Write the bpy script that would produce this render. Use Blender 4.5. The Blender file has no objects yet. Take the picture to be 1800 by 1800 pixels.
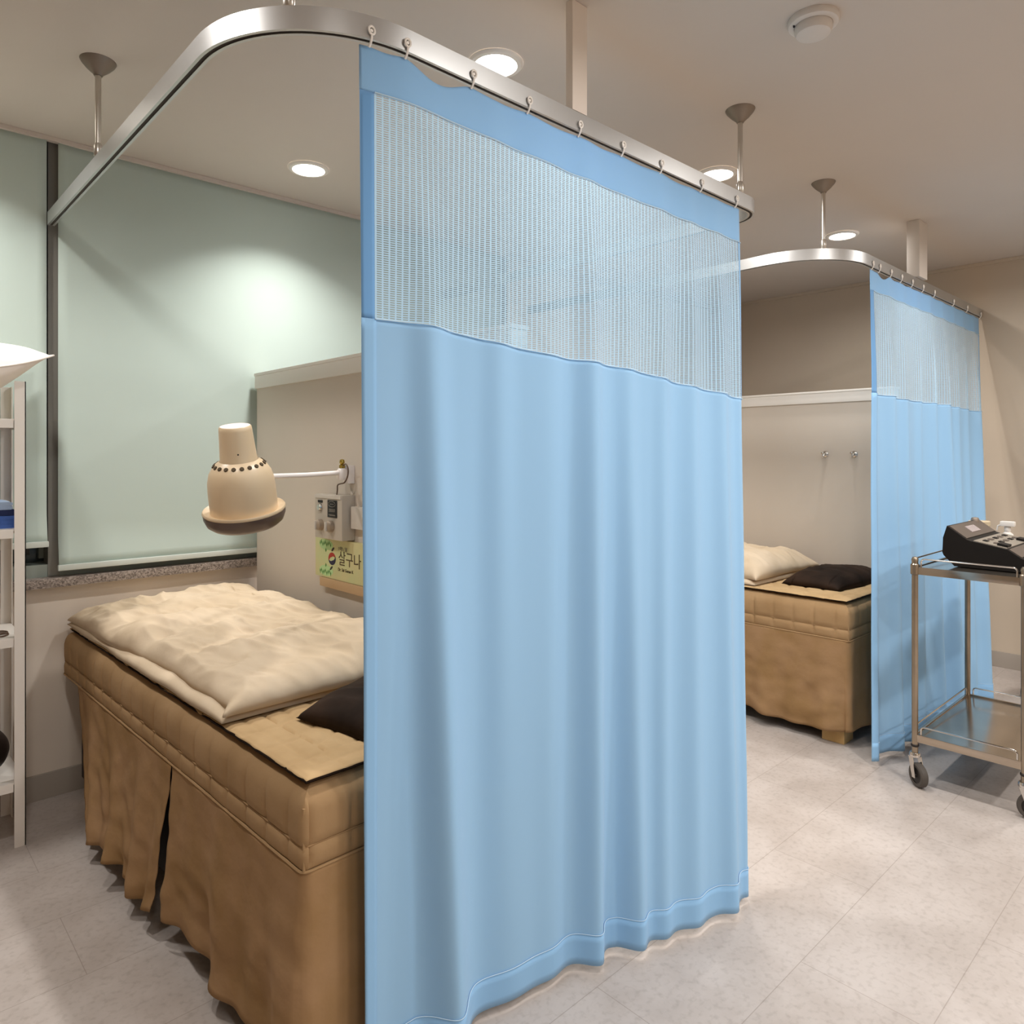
import bpy, bmesh, math, random
from mathutils import Vector, noise, Matrix
random.seed(7)
C = bpy.context.scene.collection
PI = math.pi

def lin(h):
    h = h.lstrip('#'); o = []
    for i in (0, 2, 4):
        c = int(h[i:i+2], 16)/255
        o.append(c/12.92 if c <= .04045 else ((c+.055)/1.055)**2.4)
    return tuple(o)+(1,)

# ---------------------------------------------------------------- materials
def nt(name):
    m = bpy.data.materials.new(name); m.use_nodes = True
    t = m.node_tree; b = t.nodes['Principled BSDF']
    return m, t, b, t.nodes, t.links

def mat(name, col, rough=.6, metal=0, var=.0, vscale=8, bump=0, bscale=60, bdist=.002, spec=.5, col2=None, detail=4):
    m, t, b, N, L = nt(name)
    c = lin(col) if isinstance(col, str) else tuple(col)+(1,)
    b.inputs['Base Color'].default_value = c
    b.inputs['Roughness'].default_value = rough
    b.inputs['Metallic'].default_value = metal
    b.inputs['Specular IOR Level'].default_value = spec
    tc = N.new('ShaderNodeTexCoord')
    if var or col2:
        n = N.new('ShaderNodeTexNoise'); n.inputs['Scale'].default_value = vscale; n.inputs['Detail'].default_value = detail
        L.new(tc.outputs['Object'], n.inputs['Vector'])
        mx = N.new('ShaderNodeMix'); mx.data_type = 'RGBA'
        r = N.new('ShaderNodeValToRGB'); r.color_ramp.elements[0].position = .35; r.color_ramp.elements[1].position = .65
        L.new(n.outputs['Fac'], r.inputs['Fac']); L.new(r.outputs['Color'], mx.inputs['Factor'])
        c2 = lin(col2) if col2 else tuple(v*(1-var) for v in c[:3])+(1,)
        mx.inputs['A'].default_value = c; mx.inputs['B'].default_value = c2
        L.new(mx.outputs['Result'], b.inputs['Base Color'])
    if bump:
        n = N.new('ShaderNodeTexNoise'); n.inputs['Scale'].default_value = bscale; n.inputs['Detail'].default_value = 3
        L.new(tc.outputs['Object'], n.inputs['Vector'])
        bp = N.new('ShaderNodeBump'); bp.inputs['Strength'].default_value = bump; bp.inputs['Distance'].default_value = bdist
        L.new(n.outputs['Fac'], bp.inputs['Height']); L.new(bp.outputs['Normal'], b.inputs['Normal'])
    return m

M = {}
M['ceiling'] = mat('ceiling_paint', '#D0C6BC', .9, var=.03, vscale=1.5, bump=.1, bscale=200, bdist=.0005)
M['post'] = mat('post_paint', '#E8DED4', .9)
M['wall'] = mat('wall_paint', '#CDBEAB', .85, var=.05, vscale=2, bump=.15, bscale=150, bdist=.0006)
M['wall_low'] = mat('wall_low_paint', '#E4D8CA', .85, var=.05, vscale=2, bump=.15, bscale=150, bdist=.0006)
M['partition'] = mat('partition_board', '#D6CBBE', .7, var=.04, vscale=1.5)
M['skirt'] = mat('baseboard_vinyl', '#A9A096', .55)
M['white'] = mat('white_trim', '#EAE4DC', .45)
M['steelpaint'] = mat('white_steel', '#E6E0D8', .4)
M['blind'] = None
M['hem'] = mat('blind_hem', '#C3C9C2', .6)
M['frame'] = mat('window_frame_paint', '#8C948C', .5)
M['mullion'] = mat('mullion_paint', '#7A776F', .5)
M['glassdark'] = mat('window_glass', '#3A4442', .12)
M['alu'] = mat('brushed_aluminium', '#D0D0CF', .4, .92, var=.1, vscale=3)
M['slot_shade'] = mat('slot_painted_shade', '#3A322B', .7)  # dark tone standing in for the shade inside the rail slot
M['rodmetal'] = mat('rod_metal', '#C9C3BA', .3, .85)
M['cup'] = mat('ceiling_cup_metal', '#8B7F73', .45, .55)
M['hook'] = mat('hook_nylon', '#FAF6F0', .4)
M['plastic_white'] = mat('detector_plastic', '#D8D0C8', .5)
M['bedcover'] = mat('bed_cover_cloth', '#A88A66', .9, col2='#9C7E5A', vscale=5, bump=.35, bscale=35, bdist=.004, spec=.2)
M['skirtcloth'] = mat('bed_skirt_cloth', '#A28260', .9, col2='#957650', vscale=6, bump=.5, bscale=22, bdist=.005, spec=.2)
M['pad'] = mat('quilted_pad_cloth', '#B99C74', .9, col2='#AE9169', vscale=9, bump=.3, bscale=45, bdist=.003, spec=.2)
M['padtrim'] = mat('dark_binding', '#1E130B', .9, spec=.1)
M['duvet'] = mat('duvet_cotton', '#D0BDA4', .9, col2='#C6B297', vscale=6, bump=.35, bscale=16, bdist=.008, spec=.15)
M['pillow'] = mat('pillow_cotton', '#F1E9E0', .9, bump=.25, bscale=20, bdist=.005, spec=.15)
M['cushion'] = mat('dark_cushion_cloth', '#1C120B', .75, col2='#33241A', vscale=7, bump=.4, bscale=18, bdist=.006, spec=.12)
M['darkwood'] = mat('bed_base_wood', '#2A2019', .7)
M['block'] = mat('pine_block', '#D0AE78', .6, col2='#BF9A62', vscale=14)
M['lamp'] = mat('lamp_cream_enamel', '#DCC3A0', .35)
M['lampdark'] = mat('lamp_lens_bezel', '#5E4C43', .3)
M['lamphole'] = mat('lamp_vent_dark', '#4A3A22', .8)
M['armwhite'] = mat('lamp_arm_white', '#F0E8E4', .3)
M['brass'] = mat('brass', '#B49A4A', .25, .9)
M['cable'] = mat('brown_cable', '#5E4838', .5)
M['boxgrey'] = mat('control_box_grey', '#BDB3A6', .5)
M['boxgrey2'] = mat('control_box_light', '#D0C8BE', .4)
M['knobgrey'] = mat('control_knob', '#A3927F', .4)
M['chrome'] = mat('chrome', '#D8D4CF', .15, 1)
M['black'] = mat('black_print', '#16110E', .5)
M['printgrey'] = mat('grey_print', '#8C857B', .6)
M['sign'] = mat('sign_board_green', '#CFC694', .6, col2='#C4CB96', vscale=9)
M['signedge'] = mat('sign_ledge', '#C2A27C', .7)
M['green'] = mat('leaf_green_print', '#3E7A2C', .6)
M['palegreen'] = mat('pale_green_print', '#B5D79A', .6)
M['red'] = mat('red_print', '#A52A1C', .5)
M['navy'] = mat('navy_print', '#14183C', .5)
M['brown'] = mat('brown_print', '#4A3A22', .6)
M['blackbody'] = mat('device_black_plastic', '#0D0806', .5, bump=.2, bscale=300, bdist=.0006, spec=.3)
M['panelgrey'] = mat('device_panel_grey', '#5A5049', .4)
M['paneltaupe'] = mat('device_panel_taupe', '#8A8175', .4)
M['screen'] = mat('device_screen', '#A79C9C', .2)
M['steel'] = mat('stainless_steel', '#BDB0A0', .16, .95, var=.12, vscale=5)
M['steeltube'] = mat('steel_tube', '#A89A88', .28, .9, var=.25, vscale=7)
M['rubber'] = mat('rubber_tyre', '#4E4843', .6)
M['rubberblack'] = mat('black_rubber', '#1B1512', .5)
M['cloth_blue'] = mat('folded_cloth_blue', '#4E74C0', .85, col2='#3D5FA8', vscale=12, bump=.3, bscale=60, bdist=.003)
M['cloth_pale'] = mat('folded_cloth_pale_blue', '#A9BEDC', .85, bump=.3, bscale=60, bdist=.003)
M['cloth_navy'] = mat('folded_cloth_navy', '#1D2A55', .85, bump=.3, bscale=60, bdist=.003)
M['darkbowl'] = mat('dark_brown_leather', '#1E120C', .5)
M['amber'] = mat('amber_plastic', '#8E6530', .35)
M['clear'] = mat('milky_plastic', '#C9B89A', .25)
M['spray'] = mat('spray_white', '#E9E4DE', .3)

def granite():
    m, t, b, N, L = nt('granite_speckle')
    tc = N.new('ShaderNodeTexCoord'); v = N.new('ShaderNodeTexVoronoi'); v.inputs['Scale'].default_value = 210
    L.new(tc.outputs['Object'], v.inputs['Vector'])
    r = N.new('ShaderNodeValToRGB'); r.color_ramp.elements[0].color = lin('#5A4F49'); r.color_ramp.elements[1].color = lin('#A79B92')
    s = N.new('ShaderNodeSeparateColor'); L.new(v.outputs['Color'], s.inputs[0]); L.new(s.outputs[0], r.inputs['Fac'])
    L.new(r.outputs['Color'], b.inputs['Base Color']); b.inputs['Roughness'].default_value = .35
    return m
M['granite'] = granite()

def blind_mat():
    m, t, b, N, L = nt('roller_blind_fabric')
    tc = N.new('ShaderNodeTexCoord'); w = N.new('ShaderNodeTexNoise'); w.inputs['Scale'].default_value = 1.2; w.inputs['Detail'].default_value = 2
    L.new(tc.outputs['Object'], w.inputs['Vector'])
    mx = N.new('ShaderNodeMix'); mx.data_type = 'RGBA'; mx.inputs['A'].default_value = lin('#B7C3BC'); mx.inputs['B'].default_value = lin('#B0BFB7')
    L.new(w.outputs['Fac'], mx.inputs['Factor']); L.new(mx.outputs['Result'], b.inputs['Base Color'])
    b.inputs['Roughness'].default_value = .7; b.inputs['Specular IOR Level'].default_value = .2
    return m
M['blind'] = blind_mat()

def floor_mat():
    m, t, b, N, L = nt('vinyl_tile_floor')
    tc = N.new('ShaderNodeTexCoord'); mp = N.new('ShaderNodeMapping'); mp.inputs['Location'].default_value = (0, -.24, 0)
    L.new(tc.outputs['Object'], mp.inputs['Vector'])
    br = N.new('ShaderNodeTexBrick')
    br.offset = .5; br.inputs['Scale'].default_value = 1; br.inputs['Brick Width'].default_value = .9; br.inputs['Row Height'].default_value = .3
    br.inputs['Mortar Size'].default_value = .0012; br.inputs['Mortar Smooth'].default_value = .3; br.inputs['Bias'].default_value = 0
    br.inputs['Color1'].default_value = (.40, .40, .40, 1); br.inputs['Color2'].default_value = (.62, .62, .62, 1); br.inputs['Mortar'].default_value = (.0, .0, .0, 1)
    L.new(mp.outputs['Vector'], br.inputs['Vector'])
    n1 = N.new('ShaderNodeTexNoise'); n1.inputs['Scale'].default_value = 4.5; n1.inputs['Detail'].default_value = 8; n1.inputs['Roughness'].default_value = .62
    L.new(tc.outputs['Object'], n1.inputs['Vector'])
    n2 = N.new('ShaderNodeTexNoise'); n2.inputs['Scale'].default_value = 60; n2.inputs['Detail'].default_value = 6
    L.new(tc.outputs['Object'], n2.inputs['Vector'])
    r = N.new('ShaderNodeValToRGB'); e = r.color_ramp.elements
    e[0].position = .36; e[0].color = lin('#B3A9A2'); e[1].position = .62; e[1].color = lin('#C2B9B3')
    L.new(n1.outputs['Fac'], r.inputs['Fac'])
    r2 = N.new('ShaderNodeValToRGB'); r2.color_ramp.elements[0].position = .3; r2.color_ramp.elements[0].color = (.86, .85, .84, 1)
    r2.color_ramp.elements[1].position = .5; r2.color_ramp.elements[1].color = (1, 1, 1, 1)
    L.new(n2.outputs['Fac'], r2.inputs['Fac'])
    mu = N.new('ShaderNodeMix'); mu.data_type = 'RGBA'; mu.blend_type = 'MULTIPLY'; mu.inputs['Factor'].default_value = 1
    L.new(r.outputs['Color'], mu.inputs['A']); L.new(r2.outputs['Color'], mu.inputs['B'])
    # tile-to-tile tone
    r3 = N.new('ShaderNodeValToRGB'); r3.color_ramp.elements[0].position = .38; r3.color_ramp.elements[0].color = (.955, .95, .945, 1)
    r3.color_ramp.elements[1].position = .64; r3.color_ramp.elements[1].color = (1, 1, 1, 1)
    L.new(br.outputs['Color'], r3.inputs['Fac'])
    mu2 = N.new('ShaderNodeMix'); mu2.data_type = 'RGBA'; mu2.blend_type = 'MULTIPLY'; mu2.inputs['Factor'].default_value = 1
    L.new(mu.outputs['Result'], mu2.inputs['A']); L.new(r3.outputs['Color'], mu2.inputs['B'])
    mo = N.new('ShaderNodeMix'); mo.data_type = 'RGBA'; mo.inputs['B'].default_value = lin('#877A70')
    fm = N.new('ShaderNodeMath'); fm.operation = 'MULTIPLY'; fm.inputs[1].default_value = .5
    L.new(br.outputs['Fac'], fm.inputs[0]); L.new(fm.outputs[0], mo.inputs['Factor']); L.new(mu2.outputs['Result'], mo.inputs['A'])
    L.new(mo.outputs['Result'], b.inputs['Base Color'])
    b.inputs['Roughness'].default_value = .42; b.inputs['Specular IOR Level'].default_value = .35
    return m
M['floor'] = floor_mat()

def cloth_mat(name, col, trans=.3, mesh=False):
    m, t, b, N, L = nt(name)
    b.inputs['Base Color'].default_value = lin(col); b.inputs['Roughness'].default_value = .8; b.inputs['Specular IOR Level'].default_value = .2
    b.inputs['Sheen Weight'].default_value = .15
    uv = N.new('ShaderNodeUVMap'); uv.uv_map = 'UVMap'
    out = N['Material Output']
    if not mesh:
        n = N.new('ShaderNodeTexNoise'); n.inputs['Scale'].default_value = 900
        L.new(uv.outputs['UV'], n.inputs['Vector'])
        bp = N.new('ShaderNodeBump'); bp.inputs['Strength'].default_value = .08; bp.inputs['Distance'].default_value = .001
        L.new(n.outputs['Fac'], bp.inputs['Height']); L.new(bp.outputs['Normal'], b.inputs['Normal'])
    tr = N.new('ShaderNodeBsdfTranslucent'); tr.inputs['Color'].default_value = lin(col)
    mx = N.new('ShaderNodeMixShader'); mx.inputs['Fac'].default_value = trans
    L.new(b.outputs[0], mx.inputs[1]); L.new(tr.outputs[0], mx.inputs[2])
    last = mx
    if mesh:
        s = N.new('ShaderNodeSeparateXYZ'); L.new(uv.outputs['UV'], s.inputs[0])
        def band(sock, pitch, duty, soft=None):
            d = N.new('ShaderNodeMath'); d.operation = 'DIVIDE'; d.inputs[1].default_value = pitch; L.new(sock, d.inputs[0])
            f = N.new('ShaderNodeMath'); f.operation = 'FRACT'; L.new(d.outputs[0], f.inputs[0])
            g = N.new('ShaderNodeMath'); g.operation = 'LESS_THAN'; g.inputs[1].default_value = duty; L.new(f.outputs[0], g.inputs[0])
            return g.outputs[0]
        rib = band(s.outputs[0], .0155, .26)
        lad = band(s.outputs[1], .0048, .50)
        mxm = N.new('ShaderNodeMath'); mxm.operation = 'MAXIMUM'; L.new(rib, mxm.inputs[0]); L.new(lad, mxm.inputs[1])
        al = N.new('ShaderNodeMath'); al.operation = 'MULTIPLY_ADD'; al.inputs[1].default_value = .76; al.inputs[2].default_value = .20
        L.new(mxm.outputs[0], al.inputs[0])
        tp = N.new('ShaderNodeBsdfTransparent')
        m2 = N.new('ShaderNodeMixShader'); L.new(al.outputs[0], m2.inputs['Fac']); L.new(tp.outputs[0], m2.inputs[1]); L.new(mx.outputs[0], m2.inputs[2])
        last = m2
    L.new(last.outputs[0], out.inputs['Surface'])
    return m
M['curtain'] = cloth_mat('curtain_blue_cloth', '#A0CCEF', .15)
M['curtain_header'] = cloth_mat('curtain_header_cloth', '#9ACAF2', .15)
M['curtain_edge'] = cloth_mat('curtain_side_hem_cloth', '#76ABDF', .1)
M['curtain_mesh'] = cloth_mat('curtain_mesh_net', '#B9DBF4', .25, mesh=True)
M['stitch'] = cloth_mat('curtain_stitch_line', '#D4ECFA', .2)

def emis(name, col, st):
    m, t, b, N, L = nt(name)
    b.inputs['Emission Color'].default_value = lin(col); b.inputs['Emission Strength'].default_value = st
    return m
M['lens'] = emis('downlight_lens', '#FFF8EE', 14)

# ---------------------------------------------------------------- geometry helpers
def tag(o, label=None, cat=None, group=None, kind=None):
    if label: o['label'] = label
    if cat: o['category'] = cat
    if group: o['group'] = group
    if kind: o['kind'] = kind
    return o

def empty(name, label, cat, loc=(0, 0, 0), rz=0, group=None):
    o = bpy.data.objects.new(name, None); C.objects.link(o); o.location = loc; o.rotation_euler = (0, 0, rz); o.empty_display_size = .05
    return tag(o, label, cat, group)

class MB:
    def __init__(s): s.v = []; s.f = []; s.uv = []
    def add(s, vs, fs, uvs=None):
        k = len(s.v); s.v += [tuple(v) for v in vs]; s.f += [tuple(i+k for i in f) for f in fs]
        s.uv += (uvs if uvs else [(0, 0)]*len(vs)); return s
    def box(s, x0, x1, y0, y1, z0, z1, bev=0):
        b = bmesh.new(); bmesh.ops.create_cube(b, size=1)
        bmesh.ops.scale(b, vec=(x1-x0, y1-y0, z1-z0), verts=b.verts)
        bmesh.ops.translate(b, vec=((x0+x1)/2, (y0+y1)/2, (z0+z1)/2), verts=b.verts)
        if bev: bmesh.ops.bevel(b, geom=b.edges[:], offset=bev, segments=2, profile=.7, affect='EDGES')
        b.verts.index_update()
        s.add([v.co[:] for v in b.verts], [[v.index for v in f.verts] for f in b.faces]); b.free(); return s
    def grid(s, f, nu, nv, cu=False, uvf=None):
        vs, uvs, fs = [], [], []
        for j in range(nv+1):
            for i in range(nu if cu else nu+1):
                u, v = i/nu, j/nv
                vs.append(tuple(f(u, v))); uvs.append(uvf(u, v) if uvf else (u, v))
        w = nu if cu else nu+1
        for j in range(nv):
            for i in range(nu):
                a = j*w+i; b = j*w+(i+1) % w if cu else a+1
                fs.append((a, b, b+w, a+w))
        return s.add(vs, fs, uvs)
    def tube(s, pts, r, n=10, closed=False, cap=True):
        pts = [Vector(p) for p in pts]; L = len(pts); rr = r if isinstance(r, (list, tuple)) else [r]*L
        prev = None; vs = []
        for i, p in enumerate(pts):
            if closed: t = (pts[(i+1) % L]-pts[i-1]).normalized()
            else: t = (pts[min(i+1, L-1)]-pts[max(i-1, 0)]).normalized()
            if prev is None:
                a = Vector((0, 0, 1)) if abs(t.z) < .9 else Vector((1, 0, 0)); nrm = t.cross(a).normalized()
            else:
                nrm = (prev - t*prev.dot(t)).normalized()
            prev = nrm; bn = t.cross(nrm)
            for k in range(n):
                a = 2*PI*k/n; vs.append(p+(nrm*math.cos(a)+bn*math.sin(a))*rr[i])
        fs = []
        for i in range(L if closed else L-1):
            for k in range(n):
                a = i*n+k; b = i*n+(k+1) % n; c = ((i+1) % L)*n
                fs.append((a, b, c+(k+1) % n, c+k))
        if not closed and cap:
            fs.append(tuple(range(n))[::-1]); fs.append(tuple((L-1)*n+k for k in range(n)))
        return s.add(vs, fs)
    def lathe(s, prof, n=32, M4=None, capped=False):
        vs = []
        for (r, z) in prof:
            for k in range(n):
                a = 2*PI*k/n; v = Vector((r*math.cos(a), r*math.sin(a), z))
                vs.append(M4 @ v if M4 else v)
        fs = []
        for i in range(len(prof)-1):
            for k in range(n):
                a = i*n+k; b = i*n+(k+1) % n; fs.append((a, b, b+n, a+n))
        if capped:
            fs.append(tuple(range(n))[::-1]); fs.append(tuple((len(prof)-1)*n+k for k in range(n)))
        return s.add(vs, fs)
    def prism(s, poly, axis_pts):  # poly in 2D -> 3D by functions
        n = len(poly); a = [axis_pts[0](p) for p in poly]; b = [axis_pts[1](p) for p in poly]
        fs = [tuple(range(n))[::-1], tuple(range(n, 2*n))]
        fs += [(i, (i+1) % n, n+(i+1) % n, n+i) for i in range(n)]
        return s.add(a+b, fs)
    def build(s, name, m, parent=None, smooth=True, uv=False, angle=40, solid=0):
        me = bpy.data.meshes.new(name); me.from_pydata(s.v, [], s.f)
        if uv:
            l = me.uv_layers.new(name='UVMap')
            for lp in me.loops: l.data[lp.index].uv = s.uv[lp.vertex_index]
        me.update()
        b = bmesh.new(); b.from_mesh(me)
        bmesh.ops.recalc_face_normals(b, faces=b.faces[:])
        b.to_mesh(me); b.free()
        if smooth:
            for p in me.polygons: p.use_smooth = True
            try: me.set_sharp_from_angle(angle=math.radians(angle))
            except Exception: pass
        me.materials.append(m)
        o = bpy.data.objects.new(name, me); C.objects.link(o)
        if parent: o.parent = parent
        if solid:
            md = o.modifiers.new('thick', 'SOLIDIFY'); md.thickness = solid; md.offset = 0
        return o

def struct(o): o['kind'] = 'structure'; return o

def copy_tree(o, parent=None):
    c = o.copy(); C.objects.link(c); c.parent = parent
    for k in ('label', 'group'):
        if k in c and parent is None and k == 'label': del c[k]
    for ch in [x for x in bpy.data.objects if x.parent == o]: copy_tree(ch, c)
    return c

def arc(cx, cy, r, a0, a1, n, z):
    return [(cx+r*math.cos(a0+(a1-a0)*i/n), cy+r*math.sin(a0+(a1-a0)*i/n), z) for i in range(n+1)]

H = 2.5; WY = 3.20; WX = 5.20
# ---------------------------------------------------------------- the room
struct(MB().box(-3, WX+.2, -3, WY+.4, -.1, 0).build('floor', M['floor'], smooth=False))
struct(MB().box(-3, WX+.2, -3, WY+.4, H, H+.1).build('ceiling', M['ceiling'], smooth=False))
struct(MB().box(WX, WX+.15, -3, WY, 0, H).build('wall_right', M['wall'], smooth=False))
struct(MB().box(-3.15, -3, -3, WY, 0, H).build('wall_left', M['wall'], smooth=False))
struct(MB().box(-3.15, WX+.15, -3.15, -3, 0, H).build('wall_front', M['wall'], smooth=False))
wb = MB().box(-3, WX, WY, WY+.16, 0, .80)
wb.box(2.95, WX, WY, WY+.16, .80, H); wb.box(-3, -1.35, WY, WY+.16, .80, H)
struct(wb.build('wall_back', M['wall_low'], smooth=False))
struct(MB().box(-3, WX-.012, WY-.012, WY, 0, .095, .002).build('baseboard_back', M['skirt']))
struct(MB().box(WX-.012, WX, -3, WY-.012, 0, .095, .002).build('baseboard_right', M['skirt']))
# slim shadow-gap mouldings at the ceiling
struct(MB().box(-3, WX-.02, WY-.045, WY-.02, H-.016, H-.001).build('trim_1', M['ceiling'], smooth=False))
struct(MB().box(WX-.02, WX-.001, -3, WY-.05, H-.02, H-.001).build('trim_2', M['wall'], smooth=False))
# window: frame, sill, panes
wr = struct(bpy.data.objects.new('window_1', None)); C.objects.link(wr)
fr = MB()
fr.box(-1.35, 2.95, WY-.004, WY+.15, .838, .885); fr.box(-1.35, 2.95, WY+.08, WY+.15, 2.44, 2.5)
for x in (-1.35, -.35, .56, 1.5, 2.89): fr.box(x, x+.06, WY+.081, WY+.149, .90, 2.44)
fr.build('window_frame', M['frame'], wr, smooth=False)
MB().box(-1.3, 2.9, WY+.11, WY+.12, .88, 2.46).build('pane', M['glassdark'], wr, smooth=False)
MB().box(-1.36, 2.96, WY-.055, WY+.16, .802, .838, .003).build('window_sill', M['granite'], wr)
MB().box(.574, .612, WY-.008, WY+.07, .84, 2.499).build('mullion', M['mullion'], wr, smooth=False)
MB().box(.50, .525, WY+.05, WY+.08, .92, .965, .004).build('latch', M['rubberblack'], wr)
MB().box(.36, .47, WY+.055, WY+.08, .935, .955, .002).build('latch', M['rubberblack'], wr)

# roller blinds
def blind(x0, x1, zb, label, curl=.012):
    t = empty('roller_blind', label, 'window blind', ((x0+x1)/2, WY-.03, zb), group='roller blinds on the window wall')
    h = H-.005-zb; w = x1-x0
    def f(u, v):
        z = h*(1-v); x = -w/2+w*u
        edge = min(u, 1-u)*w
        y = .004*math.sin(u*7+v*2)+(-curl*max(0, 1-edge/.05)*.6 if edge < .05 else 0) - .018*max(0, v-.93)/.07
        return (x, y, z)
    MB().grid(f, 60, 40).build('blind_fabric', M['blind'], t, solid=.0012)
    MB().box(-w/2-.004, w/2+.004, -.028, -.010, -.012, .010, .005).build('hem_bar', M['hem'], t)
    return t
blind(-1.30, .565, .968, 'shorter pale green roller blind behind the white shelving rack')
blind(.602, 2.86, .874, 'wide pale green roller blind between the grey mullion and the first bed partition')

# partitions
def partition(x, y0, y1, label, ztop=1.665):
    t = empty('bed_partition', label, 'partition', (x, (y0+y1)/2, 0), group='bedside partition boards')
    a = y0-(y0+y1)/2; b = y1-(y0+y1)/2
    MB().box(0, .045, a, b, 0, ztop-.068).build('board', M['partition'], t, smooth=False)
    MB().box(-.010, .055, a-.004, b, ztop-.068, ztop-.012, .001).build('top_rail', M['white'], t)
    MB().box(-.014, .059, a-.007, b, ztop-.012, ztop, .002).build('cap_strip', M['white'], t)
    return t
partition(1.366, 1.46, WY-.06, 'beige partition board with white top rail beside the near bed and lamp')
partition(4.09, 1.40, WY-.02, 'beige partition board with two chrome hooks behind the far bed')

for yy, nm in ((1.765, 'left of the pair'), (1.605, 'right of the pair')):
    t = empty('coat_hook', 'small chrome hook on the far partition, '+nm, 'hook', (4.09, yy, 1.305), group='chrome hooks on the far partition')
    Mx = Matrix.Rotation(-PI/2, 4, 'Y')
    MB().lathe([(0, 0), (.017, 0), (.017, .004), (.012, .007), (0, .007)], 20, Mx).build('back_plate', M['chrome'], t)
    MB().tube([(-.006, 0, .004), (-.02, 0, -.004), (-.03, 0, -.014), (-.038, 0, -.012), (-.042, 0, .002)], .0045).build('prong', M['chrome'], t)
    MB().lathe([(.0, -.007), (.006, -.004), (.008, 0), (.006, .005), (0, .008)], 12, Matrix.Translation((-.043, 0, .006))).build('tip', M['chrome'], t)

# ---------------------------------------------------------------- curtain rails
RZ0, RZ1 = 2.160, 2.208
def sweep(path, prof, mb, closed=False):
    P = [Vector(p) for p in path]; n = len(prof); vs = []
    for i, p in enumerate(P):
        t = (P[min(i+1, len(P)-1)]-P[max(i-1, 0)]).normalized(); s = Vector((-t.y, t.x, 0))
        # mitre compensation is negligible on these smooth bends
        for (a, z) in prof: vs.append(p+s*a+Vector((0, 0, z)))
    fs = []
    for i in range(len(P)-1):
        for k in range(n):
            a = i*n+k; b = i*n+(k+1) % n; fs.append((a, b, b+n, a+n))
    fs.append(tuple(range(n))); fs.append(tuple((len(P)-1)*n+k for k in range(n))[::-1])
    mb.add(vs, fs); return mb
w2, hz, th, sl = .0115, RZ1-RZ0, .002, .0045
CPROF = [(-w2, 0), (-w2, hz), (w2, hz), (w2, 0), (sl, 0), (sl, th), (w2-th, th), (w2-th, hz-th), (-w2+th, hz-th), (-w2+th, th), (-sl, th), (-sl, 0)]

def rail(name_label, path, rods):
    t = empty('curtain_rail', name_label, 'curtain rail', (0, 0, 0), group='ceiling hung curtain rails')
    pp = [(x, y, RZ0) for x, y in path]
    sweep(pp, CPROF, MB()).build('track', M['alu'], t, angle=30)
    sweep([(x, y, RZ0+.003) for x, y in path], [(-w2+th*1.2, 0), (-w2+th*1.2, .003), (w2-th*1.2, .003), (w2-th*1.2, 0)], MB()).build('slot_shade_strip', M['slot_shade'], t, smooth=False)  # added dark strip paints the shade within the hollow track
    for (x, y) in rods:
        r = MB().tube([(x, y, RZ1-.002), (x, y, H-.03)], .0085, 14)
        r = r.build('support_rod', M['rodmetal'], t)
        MB().lathe([(.0, -.045), (.012, -.045), (.014, -.040), (.032, -.024), (.046, -.008), (.050, 0)], 32, Matrix.Translation((x, y, H))).build('ceiling_cup', M['cup'], r)
        MB().lathe([(.0105, 0), (.0125, .003), (.0125, .035), (.009, .042)], 16, Matrix.Translation((x, y, RZ1))).build('rod_collar', M['rodmetal'], r)
    return t

RY = 1.28
def upath(xa, xb, ya, yb, r, r2=.1):
    p = []
    n = 24
    if ya is not None:
        p += [(xa, ya-(ya-(RY+r))*i/10) for i in range(10)]
    p += [(q[0], q[1]) for q in arc(xa+r, RY+r, r, PI, 1.5*PI, n, 0)]
    x2 = xb-r2 if yb is not None else xb
    p += [(xa+r+(x2-xa-r)*i/20, RY) for i in range(1, 20)]
    if yb is not None:
        p += [(q[0], q[1]) for q in arc(xb-r2, RY+r2, r2, 1.5*PI, 2*PI, n, 0)]
        p += [(xb, RY+r2+(yb-RY-r2)*i/10) for i in range(1, 11)]
    else: p.append((xb, RY))
    return p
rail('long U-shaped aluminium curtain rail above the near bed, bending at both ends',
     upath(.575, 2.43, WY-.055, WY-.06, .32), [(.573, 2.46-.0), (.665, 1.376), (2.285, 1.282)])
rail('aluminium curtain rail above the far bed, reaching the brown end wall',
     upath(3.07, WX-.002, WY-.06, None, .32), [(3.163, 1.374)])

def post(x, w, label):
    o = MB().box(x-w/2, x+w/2, RY-.012, RY+.012, RZ1+.001, H-.001, .002).build('support_post', M['post'])
    tag(o, label, 'support post', 'flat painted rail posts')
post(1.432, .058, 'narrow ceiling-coloured flat post rising from the near curtain rail beside the downlight')
o = MB().box(4.0, 4.12, RY-.03, RY+.03, RZ1+.001, H-.001, .002).build('support_post', M['plastic_white'])
tag(o, 'wide pale flat post rising from the far curtain rail', 'support post', 'flat painted rail posts')

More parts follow.
